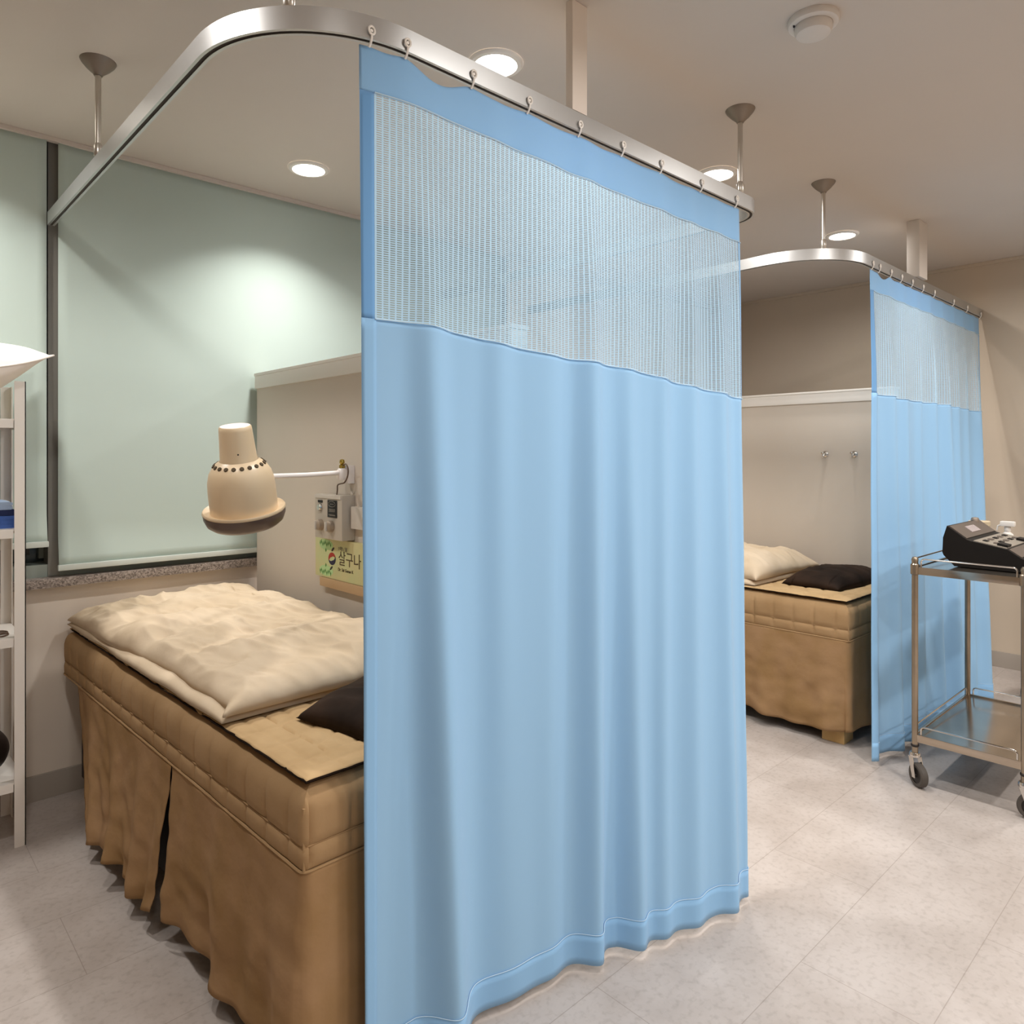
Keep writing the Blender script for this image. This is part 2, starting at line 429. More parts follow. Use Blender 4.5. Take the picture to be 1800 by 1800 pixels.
# ---------------------------------------------------------------- ceiling fixtures
def downlight(x, y, label, power=22, spread=168):
    t = empty('ceiling_light', label, 'ceiling light', (x, y, H), group='round recessed downlights')
    MB().lathe([(.064, -.004), (.066, -.010), (.078, -.009), (.083, -.004), (.084, -.0005)], 40).build('trim_ring', M['white'], t)
    MB().lathe([(.0, -.012), (.03, -.0115), (.055, -.009), (.065, -.004)], 40).build('lens', M['lens'], t)
    ld = bpy.data.lights.new('downlight_bulb', 'AREA'); ld.shape = 'DISK'; ld.size = .12; ld.energy = power; ld.color = (1, .972, .94); ld.spread = math.radians(spread)
    l = bpy.data.objects.new('bulb', ld); C.objects.link(l); l.parent = t; l.location = (0, 0, -.016)
    return t
PW = 12
downlight(1.465, 1.64, 'brightest round downlight just behind the near blue curtain rail', PW)
downlight(1.43, 2.776, 'round downlight above the near bed close to the wide window blind', PW*.72, 116)
downlight(2.727, 1.638, 'round downlight partly behind the near curtain rail bend', PW)
downlight(3.985, 1.629, 'farthest round downlight, crossed by the far rail rod', PW)
hid = [(.2, 1.64), (.17, 2.776)]
WPW = {(.17, 2.776): .6, (2.70, 2.776): .6, (3.985, 2.78): .6, (.2, 1.64): .6, (.2, .38): .25, (.2, -.88): .6}
for x in (.2, 1.46, 2.72, 3.98):
    for y in (.38, -.88, -2.14): hid.append((x, y))
for (x, y) in hid:
    if abs(x-.2) < .05 and y > 0: lb = 'round downlight above the shelving rack side of the ceiling'
    else: lb = 'round recessed downlight in the open ceiling beyond the curtains'
    downlight(x, y, lb, PW*WPW.get((x, y), 1), 125 if y > 2.5 else 168)

t = empty('smoke_detector', 'round off-white smoke detector on the open ceiling', 'smoke detector', (1.955, .877, H))
MB().lathe([(.066, 0), (.067, -.010), (.064, -.017), (.052, -.020), (.050, -.020)], 40).build('base_plate', M['plastic_white'], t)
MB().lathe([(.049, -.018), (.050, -.030), (.044, -.042), (.030, -.047), (.0, -.048)], 40).build('sensor_dome', M['plastic_white'], t)
MB().lathe([(.0, -.025), (.0025, -.024), (.003, -.0205), (.003, -.018)], 8, Matrix.Translation((-.040, .036, 0))).build('indicator', M['black'], t)
t = empty('sprinkler_head', 'tiny dark sprinkler head on the ceiling above the far bed', 'sprinkler', (4.13, 2.11, H))
MB().lathe([(.028, 0), (.026, -.004), (.009, -.006), (.007, -.022), (.011, -.026), (.007, -.03)], 20).build('body', M['cup'], t)
MB().lathe([(.0, -.034), (.016, -.034), (.016, -.037), (0, -.038)], 16).build('deflector', M['cup'], t)

# ---------------------------------------------------------------- curtains
def smooth(a, b, x):
    x = max(0, min(1, (x-a)/(b-a))); return x*x*(3-2*x)
def interp(pts, s):
    for i in range(len(pts)-1):
        a, b = pts[i], pts[i+1]
        if s <= b[0] or i == len(pts)-2:
            k = (s-a[0])/(b[0]-a[0]); k = max(0, min(1, k))
            # catmull-rom
            p0 = pts[max(i-1, 0)]; p3 = pts[min(i+2, len(pts)-1)]
            def cr(c):
                m1 = (b[c]-p0[c])/max(1e-6, b[0]-p0[0])*(b[0]-a[0]); m2 = (p3[c]-a[c])/max(1e-6, p3[0]-a[0])*(b[0]-a[0])
                return (2*k**3-3*k*k+1)*a[c]+(k**3-2*k*k+k)*m1+(-2*k**3+3*k*k)*b[c]+(k**3-k*k)*m2
            return [cr(c) for c in range(1, len(a))]

def make_curtain(label, x0, x1, top_y, bottom, zb, hooks, folds, zmesh, zhead, sag, seed):
    """bottom: [(s,x,y)], folds: [(s, sigma, depth_top, depth_bottom)]"""
    t = empty('privacy_curtain', label, 'curtain', (0, 0, 0), group='blue mesh-topped privacy curtains')
    W = x1-x0
    hs = [(h-x0)/W for h in hooks]
    def topz(s):
        z = RZ0-.010
        for i in range(len(hs)-1):
            if hs[i] <= s <= hs[i+1]:
                k = (s-hs[i])/(hs[i+1]-hs[i]); z -= sag[i]*math.sin(PI*k)**1.5
        return z
    def f(s, z):
        """z measured along the cloth from top (0) to bottom (1)"""
        tt = z; zt = RZ0-.010+(topz(s)-RZ0+.010)*(1-smooth(0, .045, tt))
        bx, by = interp(bottom, s)
        X = (x0+W*s)*(1-tt)+bx*tt; Y = top_y(s)*(1-tt)+by*tt
        # drape hangs vertically first, then sways out
        Z = zt*(1-tt)+zb*tt
        d = 0
        for (c, cb, sg, a, b) in folds:
            cc = c+(cb-c)*tt; d += (a*(1-tt)+b*tt)*math.exp(-((s-cc)/sg)**2)
        g = min(1, s/.03, (1-s)/.03)
        d += (.0035+.002*tt)*math.sin(s*2*PI*6.3+seed)+.0012*math.sin(s*2*PI*15+seed*2)*(1-.5*tt)
        d *= (.25+.75*smooth(0, .25, tt))
        d += .004*noise.noise(Vector((s*6+seed, tt*4, 0)))
        return Vector((X-d*.15, Y-max(d, -.004), Z))
    HT = RZ0-zb
    # material-space boundaries as fractions of drop
    def th_(s): return (RZ0-interp(zhead, s)[0])/HT
    def tm(s): return (RZ0-interp(zmesh, s)[0])/HT
    e0, e1 = .0, 1.0
    LW = W*1.0
    hemf = .055/ HT*1.3
    def uvf(a, b, s0, s1):
        def g(u, v):
            s = s0+(s1-s0)*u; ta = a(s); tb = b(s); return (s*LW, (ta+(tb-ta)*v)*HT)
        return g
    def panel(a, b, s0, s1, nu, nv, name, m, off=0, solid=.0008, par=t, rag=None):
        def g(u, v):
            s = s0+(s1-s0)*u; ta = a(s); tb = b(s); p = f(s, ta+(tb-ta)*v)
            if rag: p.z += rag(s, v)
            return p+Vector((off*.1, off, 0))
        return MB().grid(g, nu, nv, uvf=uvf(a, b, s0, s1)).build(name, m, par, uv=True, solid=solid, angle=80)
    zero = lambda s: 0.0
    one = lambda s: 1.0
    panel(zero, th_, 0, 1, 220, 14, 'header_band', M['curtain_header'])
    panel(th_, tm, .018, .992, 220, 50, 'mesh_panel', M['curtain_mesh'], solid=0)
    body = panel(tm, one, 0, 1, 240, 110, 'cloth_panel', M['curtain'])
    # bottom hem doubled cloth and side hems
    hm = lambda s: 1-.034
    panel(hm, one, 0, 1, 200, 4, 'bottom_hem', M['curtain_header'], off=-.0022, par=body)
    panel(th_, tm, 0, .020, 4, 40, 'side_hem', M['curtain_edge'], off=-.001)
    panel(th_, tm, .990, 1, 3, 40, 'side_hem', M['curtain_header'], off=-.001)
    panel(tm, one, 0, .022, 4, 60, 'side_hem', M['curtain_header'], off=-.002, par=body)
    # stitch lines
    def line(tf, name, s0, s1, r=.0014, par=t, n=200):
        pts = [f(s0+(s1-s0)*i/n, tf(s0+(s1-s0)*i/n))+Vector((0, -.0035, 0)) for i in range(n+1)]
        MB().tube(pts, r, 5).build(name, M['stitch'], par)
    line(th_, 'stitch_line', .02, 1)
    line(tm, 'stitch_line', .02, 1)
    line(lambda s: hm(s)-.0005, 'stitch_line', .015, .99, .0009, body)
    for h in hooks:
        s = (h-x0)/W; y = top_y(s)-.0155
        hk = MB(); p = Vector((h, y, RZ0+.016))
        hk.tube([p+Vector((.0070*math.cos(a), 0, .0082*math.sin(a))) for a in [2*PI*k/16 for k in range(16)]], .0024, 6, closed=True)
        hk.tube([p+Vector((0, 0, -.009)), p+Vector((0, .001, -.016)), p+Vector((0, .004, -.023)), p+Vector((0, .011, -.030))], .0026, 6)
        hk.build('hook', M['hook'], t)
        MB().tube([p+Vector((0, 0, 0)), p+Vector((0, .006, 0))], .0035, 8).build('glider', M['hook'], t)
    return t

def railY1(s):
    x = .783+1.487*s
    if x < .895: return 1.60-math.sqrt(max(0, .1024-(x-.895)**2))
    return RY
make_curtain('large light blue privacy curtain with mesh top hanging beside the near bed',
    .783, 2.27, lambda s: min(railY1(s), 1.40)+.0,
    [(0, .776, 1.268), (.2, 1.02, 1.258), (.47, 1.395, 1.212), (.60, 1.50, 1.165), (.72, 1.60, 1.128), (.88, 1.81, 1.066), (1, 1.942, 1.072)],
    .02, [.800, .880, 1.063, 1.243, 1.432, 1.615, 1.800, 2.02, 2.235],
    [(.085, .17, .035, .018, .060), (.235, .29, .035, .022, .010), (.36, .38, .035, .014, .016), (.47, .475, .030, .020, .042), (.56, .62, .035, .014, .030), (.69, .72, .028, .022, .022), (.80, .80, .022, .012, .012), (.895, .90, .028, .024, .030), (.985, .985, .015, .010, .012)],
    [(0, 1.590), (.1, 1.588), (.35, 1.562), (.6, 1.545), (.8, 1.515), (1, 1.490)],
    [(0, 2.066), (.3, 2.055), (.6, 2.045), (1, 2.036)],
    [.004, .026, .006, .006, .004, .002, .003, .002], 1.3)
make_curtain('light blue privacy curtain with mesh top hanging at the far bed behind the trolley',
    3.433, 5.17, lambda s: RY,
    [(0, 3.150, 1.180), (.25, 3.50, 1.150), (.5, 3.87, 1.125), (.62, 4.0, 1.085), (.8, 4.25, 1.090), (1, 4.535, 1.065)],
    .02, [3.437, 3.52, 3.66, 3.80, 3.95, 4.11, 4.29, 4.62, 4.88, 5.16],
    [(.02, .02, .02, .014, .03), (.12, .16, .03, .022, .045), (.24, .26, .025, .018, .03), (.35, .36, .025, .022, .03), (.46, .47, .025, .026, .05), (.58, .60, .028, .024, .05), (.70, .71, .024, .022, .03), (.80, .80, .022, .020, .036), (.92, .92, .024, .026, .045)],
    [(0, 1.586), (.3, 1.575), (.6, 1.575), (1, 1.560)],
    [(0, 2.062), (.5, 2.058), (1, 2.050)],
    [.003, .022, .005, .006, .004, .002, .003, .002, .002], 2.6)

# ---------------------------------------------------------------- beds
def rrect(w, l, r, n=8):
    """closed perimeter of rounded rect (0..w,0..l), returns list of (x,y,nx,ny,s)"""
    pts = []
    def seg(ax, ay, bx, by, nx, ny, step=.006):
        L = math.hypot(bx-ax, by-ay); k = max(2, int(L/step))
        for i in range(k): pts.append((ax+(bx-ax)*i/k, ay+(by-ay)*i/k, nx, ny))
    def crn(cx, cy, a0):
        for i in range(n):
            a = a0+PI/2*i/n; pts.append((cx+r*math.cos(a), cy+r*math.sin(a), math.cos(a), math.sin(a)))
    seg(r, 0, w-r, 0, 0, -1); crn(w-r, r, -PI/2); seg(w, r, w, l-r, 1, 0); crn(w-r, l-r, 0); seg(w-r, l, r, l, 0, 1); crn(r, l-r, PI/2)
    seg(0, l-r, 0, r, -1, 0); crn(r, r, PI)
    out = []; s = 0
    for i, p in enumerate(pts):
        if i: s += math.hypot(p[0]-pts[i-1][0], p[1]-pts[i-1][1])
        out.append(p+(s,))
    return out

def make_bed(label, loc, rz, w, l, seed, slit=True):
    t = empty('treatment_bed', label, 'bed', loc, rz, 'skirted treatment beds')
    # base
    MB().box(.05, w-.05, .05, l-.03, .075, .470).build('bed_base', M['darkwood'], t, smooth=False)
    for (x, y) in ((.025, .03), (w-.125, .03), (.05, l-.16), (w-.15, l-.16)):
        MB().box(x, x+.10, y, y+.10, 0, .085, .003).build('leg', M['block'], t)
    # mattress in its cover
    P = rrect(w, l, .012); n = len(P)
    def wall_pt(i, off, z): x, y, nx, ny, s = P[i % n]; return (x+nx*off, y+ny*off, z)
    prof = [(.475, 0, 0), (.480, .004, .3), (.490, .006, 1), (.505, .007, 1), (.518, .005, 1), (.523, .0, .3), (.528, .005, 1), (.545, .007, 1), (.565, .007, 1), (.588, .006, .8), (.603, .002, .5), (.616, -.006, .2), (.627, -.018, 0), (.634, -.034, 0), (.637, -.06, 0)]
    vs, fs = [], []
    for (z, off, q) in prof:
        for i in range(n):
            x, y, nx, ny, s = P[i]
            seam = abs(((s/.098) % 1)-.5)*2; g = seam**7
            o = off-.0075*q*g+.002*noise.noise(Vector((x*7+seed, y*7, z*14)))
            if o < 0: x = max(-o, min(w+o, x)); y = max(-o, min(l+o, y)); o = 0
            vs.append((x+nx*o, y+ny*o, z+.004*noise.noise(Vector((x*5, y*5, seed))) * (1 if z > .6 else 0)))
    for j in range(len(prof)-1):
        for i in range(n): a = j*n+i; b = j*n+(i+1) % n; fs.append((a, b, b+n, a+n))
    fs.append(tuple((len(prof)-1)*n+i for i in range(n))); fs.append(tuple(range(n))[::-1])
    mt = MB().add(vs, fs).build('mattress', M['bedcover'], t, angle=50)
    for z, rr, o in ((.474, .0032, .004), (.523, .0014, .0015)):
        MB().tube([wall_pt(i, o, z) for i in range(0, n, 3)], rr, 6, closed=True).build('piping', M['bedcover'], mt)
    MB().tube([(.001, .001, z_) for z_ in (.476, .50, .53, .56, .60)], .0030, 6).build('piping', M['bedcover'], mt)
    # skirt panels
    def spanel(top, bot, seg, name='skirt_panel', sd=0, zb=.062, fl=.05):
        # top/bot: list of (x,y,nx,ny) sampled
        N_ = len(top)
        def f(u, v):
            k = min(N_-1, int(round(u*(N_-1)))); a = top[k]; b = bot[k]
            x = a[0]*(1-v)+b[0]*v; y = a[1]*(1-v)+b[1]*v; nx = a[2]; ny = a[3]
            arcx = k/N_*seg
            wv = .013*math.sin(arcx*22+sd)*v+.010*math.sin(arcx*41+sd*2)*v**1.5+.012*v*noise.noise(Vector((arcx*6, v*3, sd)))+.007*noise.noise(Vector((arcx*14, v*8, sd+5)))*(.3+v)
            o = .004+(.012 if ny < -.9 else fl if ny > -.1 else (fl+(.012-fl)*min(1, -ny*1.1)))*v**1.3+wv*(1 if ny > -.3 else .45)
            z = .475*(1-v)+(zb+.012*math.sin(arcx*9+sd)+.008*noise.noise(Vector((arcx*5, sd, 0))))*v
            return (x+nx*o, y+ny*o, z)
        return MB().grid(f, N_-1, 34).build(name, M['skirtcloth'], t, solid=.0015, angle=70)
    # panel wrapping the visible corner
    ySl = .70
    def line(xa, ya, xb, yb, nx, ny, k): return [(xa+(xb-xa)*i/k, ya+(yb-ya)*i/k, nx, ny) for i in range(k+1)]
    def corner(cx, cy, r, a0, a1, k=8): return [(cx+r*math.cos(a0+(a1-a0)*i/k), cy+r*math.sin(a0+(a1-a0)*i/k), math.cos(a0+(a1-a0)*i/k), math.sin(a0+(a1-a0)*i/k)) for i in range(1, k)]
    r = .02
    top = line(0, ySl, 0, r, -1, 0, 60)+corner(r, r, r, PI, 1.5*PI)+line(r, 0, w-.02, 0, 0, -1, 60)
    bot = line(0, ySl-.004, 0, r, -1, 0, 60)+corner(r, r, r, PI, 1.5*PI)+line(r, 0, w-.02, 0, 0, -1, 60)
    spanel(top, bot, ySl+w, sd=seed, fl=.010)
    # second panel of the long side, pulled in towards the head
    top = line(0, l-.20, 0, ySl+.004, -1, 0, 90); bot = line(0, l-.46, 0, ySl+.055, -1, 0, 90)
    spanel(top, bot, 1.0, sd=seed+3, zb=.07, fl=.040)
    # far side and head end panels
    top = line(w, 0.02, w, l-.02, 1, 0, 40); spanel(top, top, 1.8, sd=seed+6, fl=-.03)
    return t

def cloth_block(name, m, label, cat, group, loc, rz, w, l, thick, seed, hf=None, ex=5, wr=.012, edge=None, nu=90, nv=90, parent=None, base=0, ws=5., lf=None):
    """a soft folded slab: bottom nearly flat, rounded edges, wrinkled top"""
    def outline(u, v):
        q_ = lf(v) if lf else 0; x = -w/2+q_+u*(w-q_); y = (v-.5)*l
        q = .012*noise.noise(Vector((x*4, y*4, seed)))
        return x, y, q
    def topf(u, v):
        a = abs(2*u-1); b = abs(2*v-1)
        e = max(0, 1-a**ex)**.5*max(0, 1-b**ex)**.5
        x, y, q = outline(u, v)
        p = Vector((x, y, seed))
        n1 = noise.noise(Vector((x*ws*.6+seed, y*ws*1.3, 0))); n2 = noise.noise(Vector((x*ws*3, y*ws*1.2+seed, 3))); n3 = noise.noise(Vector((x*18+seed, y*18, 7))); n4 = 1-2*abs(noise.noise(Vector((x*22+y*9, y*7-x*3, seed))))
        rid = (1-abs(n2)*2)
        z = base+thick*e*(1+(hf(u, v) if hf else 0))+wr*e*(n1*1.2+.55*max(0, rid)+.18*n3+.38*n4)
        return (x+q*(1 if a > .6 else 0), y+q*(1 if b > .6 else 0), z)
    def botf(u, v):
        x, y, z = topf(u, v); return (x, y, base+.0)
    mb = MB().grid(topf, nu, nv); k = len(mb.v); mb.grid(botf, nu, nv)
    me = mb
    o = me.build(name, m, parent, angle=180)
    b = bmesh.new(); b.from_mesh(o.data); bmesh.ops.remove_doubles(b, verts=b.verts, dist=.0006); bmesh.ops.recalc_face_normals(b, faces=b.faces[:]); b.to_mesh(o.data); b.free()
    if parent is None:
        o.location = loc; o.rotation_euler = (0, 0, rz); tag(o, label, cat, group)
    return o

def quilted_pad(label, loc, rz, w, l, seed):
    t = empty('quilted_pad', label, 'bed pad', loc, rz, 'quilted bed pads with dark binding')
    def f(u, v):
        x = w*u; y = l*v
        e = min(1, min(u, 1-u)*w/.015, min(v, 1-v)*l/.015)
        # mitred border channels, then small squares
        dx = min(x, w-x); dy = min(y, l-y); db = min(dx, dy)
        if db < .10: g = abs(math.sin(PI*db/.05)); g2 = abs(math.sin(PI*((y if dx < dy else x)+.02)/.11)); g = min(1, g*1.6)*min(1, g2*3)
        else: g = min(1, abs(math.sin(PI*x/.075))*1.8)*min(1, abs(math.sin(PI*(y+.03*math.sin(x*20))/.085))*1.8)
        z = .004+.006*e*g**.6+.003*noise.noise(Vector((x*9, y*9, seed)))
        jx = .005*noise.noise(Vector((y*12, 0, seed)))*(1-abs(2*u-1)**.2 if False else (1 if u in (0, 1) else 0))
        return (x+jx, y, z)
    MB().grid(f, 110, 260).build('quilting', M['pad'], t, solid=.003, angle=60)
    pts = []
    def ad(ax, ay, bx, by, k):
        for i in range(k):
            x = ax+(bx-ax)*i/k; y = ay+(by-ay)*i/k
            pts.append((x+.0025*noise.noise(Vector((x*25, y*25, 1))), y+.0025*noise.noise(Vector((x*25, y*25, 2))), .003+.001*noise.noise(Vector((x*30, y*30, 3)))))
    ad(0, 0, w, 0, 50); ad(w, 0, w, l, 120); ad(w, l, 0, l, 50); ad(0, l, 0, 0, 120)
    MB().tube(pts, .0029, 6, closed=True).build('binding', M['padtrim'], t)
    return t

B1 = Vector((.668, 1.318, 0)); R1 = math.radians(1.5)
def b1(x, y, z): 
    c, s = math.cos(R1), math.sin(R1); return (B1.x+c*x-s*y, B1.y+s*x+c*y, z)
make_bed('near treatment bed with tan skirted cover in front of the wide blind', B1, R1, .665, 1.83, 1.0)
quilted_pad('tan quilted pad with dark edge on the near bed', b1(.014, .014, .6405), R1, .645, 1.79, 1)
# near duvet: lower fold + upper fold
def hf1(u, v):
    m = .35*math.exp(-(((u-.98)/.22)**2+((v-.55)/.16)**2))+.3*math.exp(-(((u-.85)/.3)**2+((v-.95)/.2)**2))
    m -= .25*math.exp(-(((u-.95)/.16)**2+((v-.33)/.09)**2))
    m += .55*math.exp(-(((u-1.0)/.35)**2+((v-.12)/.18)**2))
    return m
def duvet(label, cx, cy, w, l, rz, fr, seed, hf, t1, t2, gap):
    t = empty('folded_duvet', label, 'duvet', (cx, cy, .656), rz, 'folded cream duvets')
    cloth_block('lower_fold', M['duvet'], None, None, None, None, 0, w, l, t1, seed, ex=9, wr=.006, parent=t)
    u_ = cloth_block('upper_fold', M['duvet'], None, None, None, None, 0, w, l, t2, seed+4, hf=hf, ex=7, wr=.024, parent=t, base=t1*.62, nu=150, nv=190, lf=lambda v: gap*(1-smooth(.42, .62, v))*smooth(0, .04, v))
    u_.location = (.001, -.008, 0)
    return t
cx, cy, _ = b1(.338, 1.125, 0)
duvet('thick folded cream duvet covering the window end of the near bed', cx, cy, .662, 1.43, R1, 0, 3.1, hf1, .028, .066, .030)
o = cloth_block('cushion', M['cushion'], 'dark brown cushion on the near bed tucked by the blue curtain', 'cushion', 'dark brown cushions on the beds', b1(.43, .222, .655), R1+math.radians(8), .50, .30, .075, 9, ex=2.6, wr=.012, nu=60, nv=44)

make_bed('far treatment bed with tan skirted cover beside the second blue curtain', (3.262, 1.305, 0), 0, .79, 1.85, 7.0)
quilted_pad('tan quilted pad with dark edge on the far bed', (3.278, 1.320, .6405), 0, .76, 1.80, 2)
def hf2(u, v): return .25*math.exp(-((u-.15)/.3)**2)-.35*smooth(.45, 1, u)
duvet('plump folded cream duvet on the far bed below the chrome hooks', 3.655, 2.44, .72, 1.34, 0, 0, 12.4, hf2, .04, .105, .02)
o = cloth_block('cushion', M['cushion'], 'dark brown cushion on the far bed in front of the cream duvet', 'cushion', 'dark brown cushions on the beds', (3.74, 1.555, .655), math.radians(-4), .56, .30, .07, 15, ex=2.8, wr=.012, nu=60, nv=44)

# ---------------------------------------------------------------- heat lamp on its arm
LX, LY, LZ = .905, 2.169, 1.128
t = empty('heat_lamp', 'cream bell-shaped heat lamp on a white arm over the near bed', 'lamp', (LX, LY, LZ))
# tilt: roll in the picture plane and slightly towards the bed foot
view = Vector((LX, LY, 0)).normalized(); rgt = Vector((view.y, -view.x, 0))
TL = Matrix.Rotation(math.radians(-6), 4, view) @ Matrix.Rotation(math.radians(13), 4, rgt)
bell = [(.119, .002), (.122, .008), (.119, .013), (.112, .009), (.099, .006), (.098, .012), (.0985, .035), (.098, .07), (.096, .10), (.090, .125), (.080, .142), (.068, .155), (.056, .163)]
MB().lathe(bell, 56, TL).build('lamp_shade', M['lamp'], t, angle=60)
MB().lathe([(.056, .158), (.0535, .168), (.050, .215), (.0475, .255), (.0465, .264), (.043, .268)], 40, TL).build('neck', M['lamp'], t, angle=60)
MB().lathe([(.043, .2675), (.03, .269), (.0, .2695)], 40, TL).build('neck_cap', M['armwhite'], t, angle=60)
MB().lathe([(.120, .003), (.1195, -.010), (.112, -.030), (.098, -.042), (.088, -.044), (.084, -.034), (.05, -.024), (0, -.025)], 56, TL).build('lens_bezel', M['lampdark'], t, angle=50)
vent = MB()
for k in range(20):
    a = 2*PI*k/20
    c = Vector((.0725*math.cos(a), .0725*math.sin(a), .1512)); n_ = Vector((math.cos(a)*.72, math.sin(a)*.72, .78)).normalized()
    q = n_.to_track_quat('Z', 'Y').to_matrix().to_4x4()
    vent.lathe([(.0, .0025), (.006, .0022), (.0068, -.001)], 12, TL @ Matrix.Translation(c) @ q)
vent.build('vent_holes', M['lamphole'], t)
scr = TL @ Vector((-view.x*.0505-0*rgt.x, -view.y*.0505, .19))
MB().lathe([(0, .002), (.0025, .0015), (.003, -.002)], 10, Matrix.Translation(scr) @ (-view).to_track_quat('Z', 'Y').to_matrix().to_4x4()).build('screw', M['black'], t)
pin = [TL @ Vector((.104*math.cos(a), .104*math.sin(a), 0)) for a in (.3, 2.0, 3.6, 5.2)]
# arm
A0 = Vector((1.313, 2.318, 1.236))-Vector((LX, LY, LZ)); A1 = Vector((LX+.09, LY+.03, 1.232))-Vector((LX, LY, LZ))
MB().tube([A0, A0*.5+A1*.5+Vector((0, 0, -.002)), A1, TL @ Vector((.06, .02, .10))], .0085, 14).build('arm', M['armwhite'], t)
K = A0+Vector((.012, .0, -.004))
MB().lathe([(.0, -.022), (.016, -.022), (.019, -.014), (.019, .012), (.013, .020), (0, .022)], 24, Matrix.Translation(K)).build('pivot_bracket', M['armwhite'], t)
MB().lathe([(.0, 0), (.010, 0), (.011, .010), (.006, .014), (.010, .020), (.008, .030), (0, .033)], 20, Matrix.Translation(K+Vector((0, 0, .021)))).build('pivot_knob', M['brass'], t)
MB().box(K.x+.014, 1.3655-LX, K.y-.02, K.y+.02, K.z-.035, K.z+.03, .003).build('wall_bracket', M['armwhite'], t)
cp = [K+Vector((-.002, -.012, .030)), K+Vector((-.004, -.034, .036)), K+Vector((-.006, -.052, .020)), K+Vector((-.006, -.050, -.006)), K+Vector((-.006, -.028, -.030)), K+Vector((-.004, .006, -.036)), K+Vector((-.002, .028, -.042)), K+Vector((.0, .034, -.062)), K+Vector((.0, .040, -.084))]
def spl(p, k=6):
    out = []
    for i in range(len(p)-1):
        a, b = p[i], p[i+1]; m1 = (b-p[max(i-1, 0)])*.5; m2 = (p[min(i+2, len(p)-1)]-a)*.5
        for j in range(k):
            x = j/k; out.append((2*x**3-3*x*x+1)*a+(x**3-2*x*x+x)*m1+(-2*x**3+3*x*x)*b+(x**3-x*x)*m2)
    return out+[p[-1]]
MB().tube(spl(cp), .0026, 8).build('cable', M['cable'], t)

# control box on the partition: faces -X
PX = 1.366
t = empty('control_box', 'grey control box with knobs and black label on the partition under the lamp arm', 'control box', (PX, 2.39, .99), )
MB().box(-.055, -.0005, -.095, .105, 0, .165, .006).build('housing', M['boxgrey'], t)
MB().box(-.0585, -.0545, -.090, .100, .150, .163, .001).build('top_lip', M['boxgrey2'], t)
MB().box(-.0575, -.054, -.062, .005, .082, .145, .0005).build('label_plate', M['black'], t)
lp = MB(); 
lp.tube([(-.0582, -.028+.026*math.cos(a), .131+.010*math.sin(a)) for a in [2*PI*k/24 for k in range(24)]], .0009, 5, closed=True)
for z, a, b in ((.131, -.042, -.014), (.112, -.052, -.006), (.108, -.052, -.01), (.104, -.05, -.006), (.092, -.052, -.004), (.0895, -.052, -.012)):
    lp.box(-.0584, -.0574, a, b, z-.0009, z+.0009)
lp.build('label_print', M['printgrey'], t, smooth=False)
RX = Matrix.Rotation(-PI/2, 4, 'Y')
MB().lathe([(0, .012), (.010, .011), (.0135, .006), (.0135, 0)], 20, Matrix.Translation((-.055, .060, .115)) @ RX).build('button', M['chrome'], t)
MB().box(-.0575, -.054, .045, .078, .133, .142).build('badge', M['black'], t, smooth=False)
for y in (.056, -.022):
    k = MB().lathe([(0, .022), (.014, .021), (.019, .017), (.0215, .004), (.0215, 0)], 28, Matrix.Translation((-.055, y, .050)) @ RX).build('knob', M['knobgrey'], t)
    MB().box(-.083, -.076, y-.004, y+.004, .034, .066, .001).build('knob_grip', M['boxgrey2'], k)
MB().box(-.025, -.0005, -.20, -.105, .045, .125, .004).build('side_module', M['boxgrey2'], t)

# sign board below it
t = empty('name_sign', 'pale yellow-green sign board with Korean lettering below the control box', 'sign', (PX, 2.33, .835))
MB().box(-.016, -.0005, -.30, .235, .0, .150, .002).build('board', M['sign'], t)
MB().box(-.022, -.0005, -.30, .190, -.035, -.001, .002).build('ledge', M['signedge'], t)
def flat(pts, name, m, x=-.0168, th=.0008):
    MB().prism(pts, (lambda p: (x, p[0], p[1]), lambda p: (x+th, p[0], p[1]))).build(name, m, t, smooth=False)
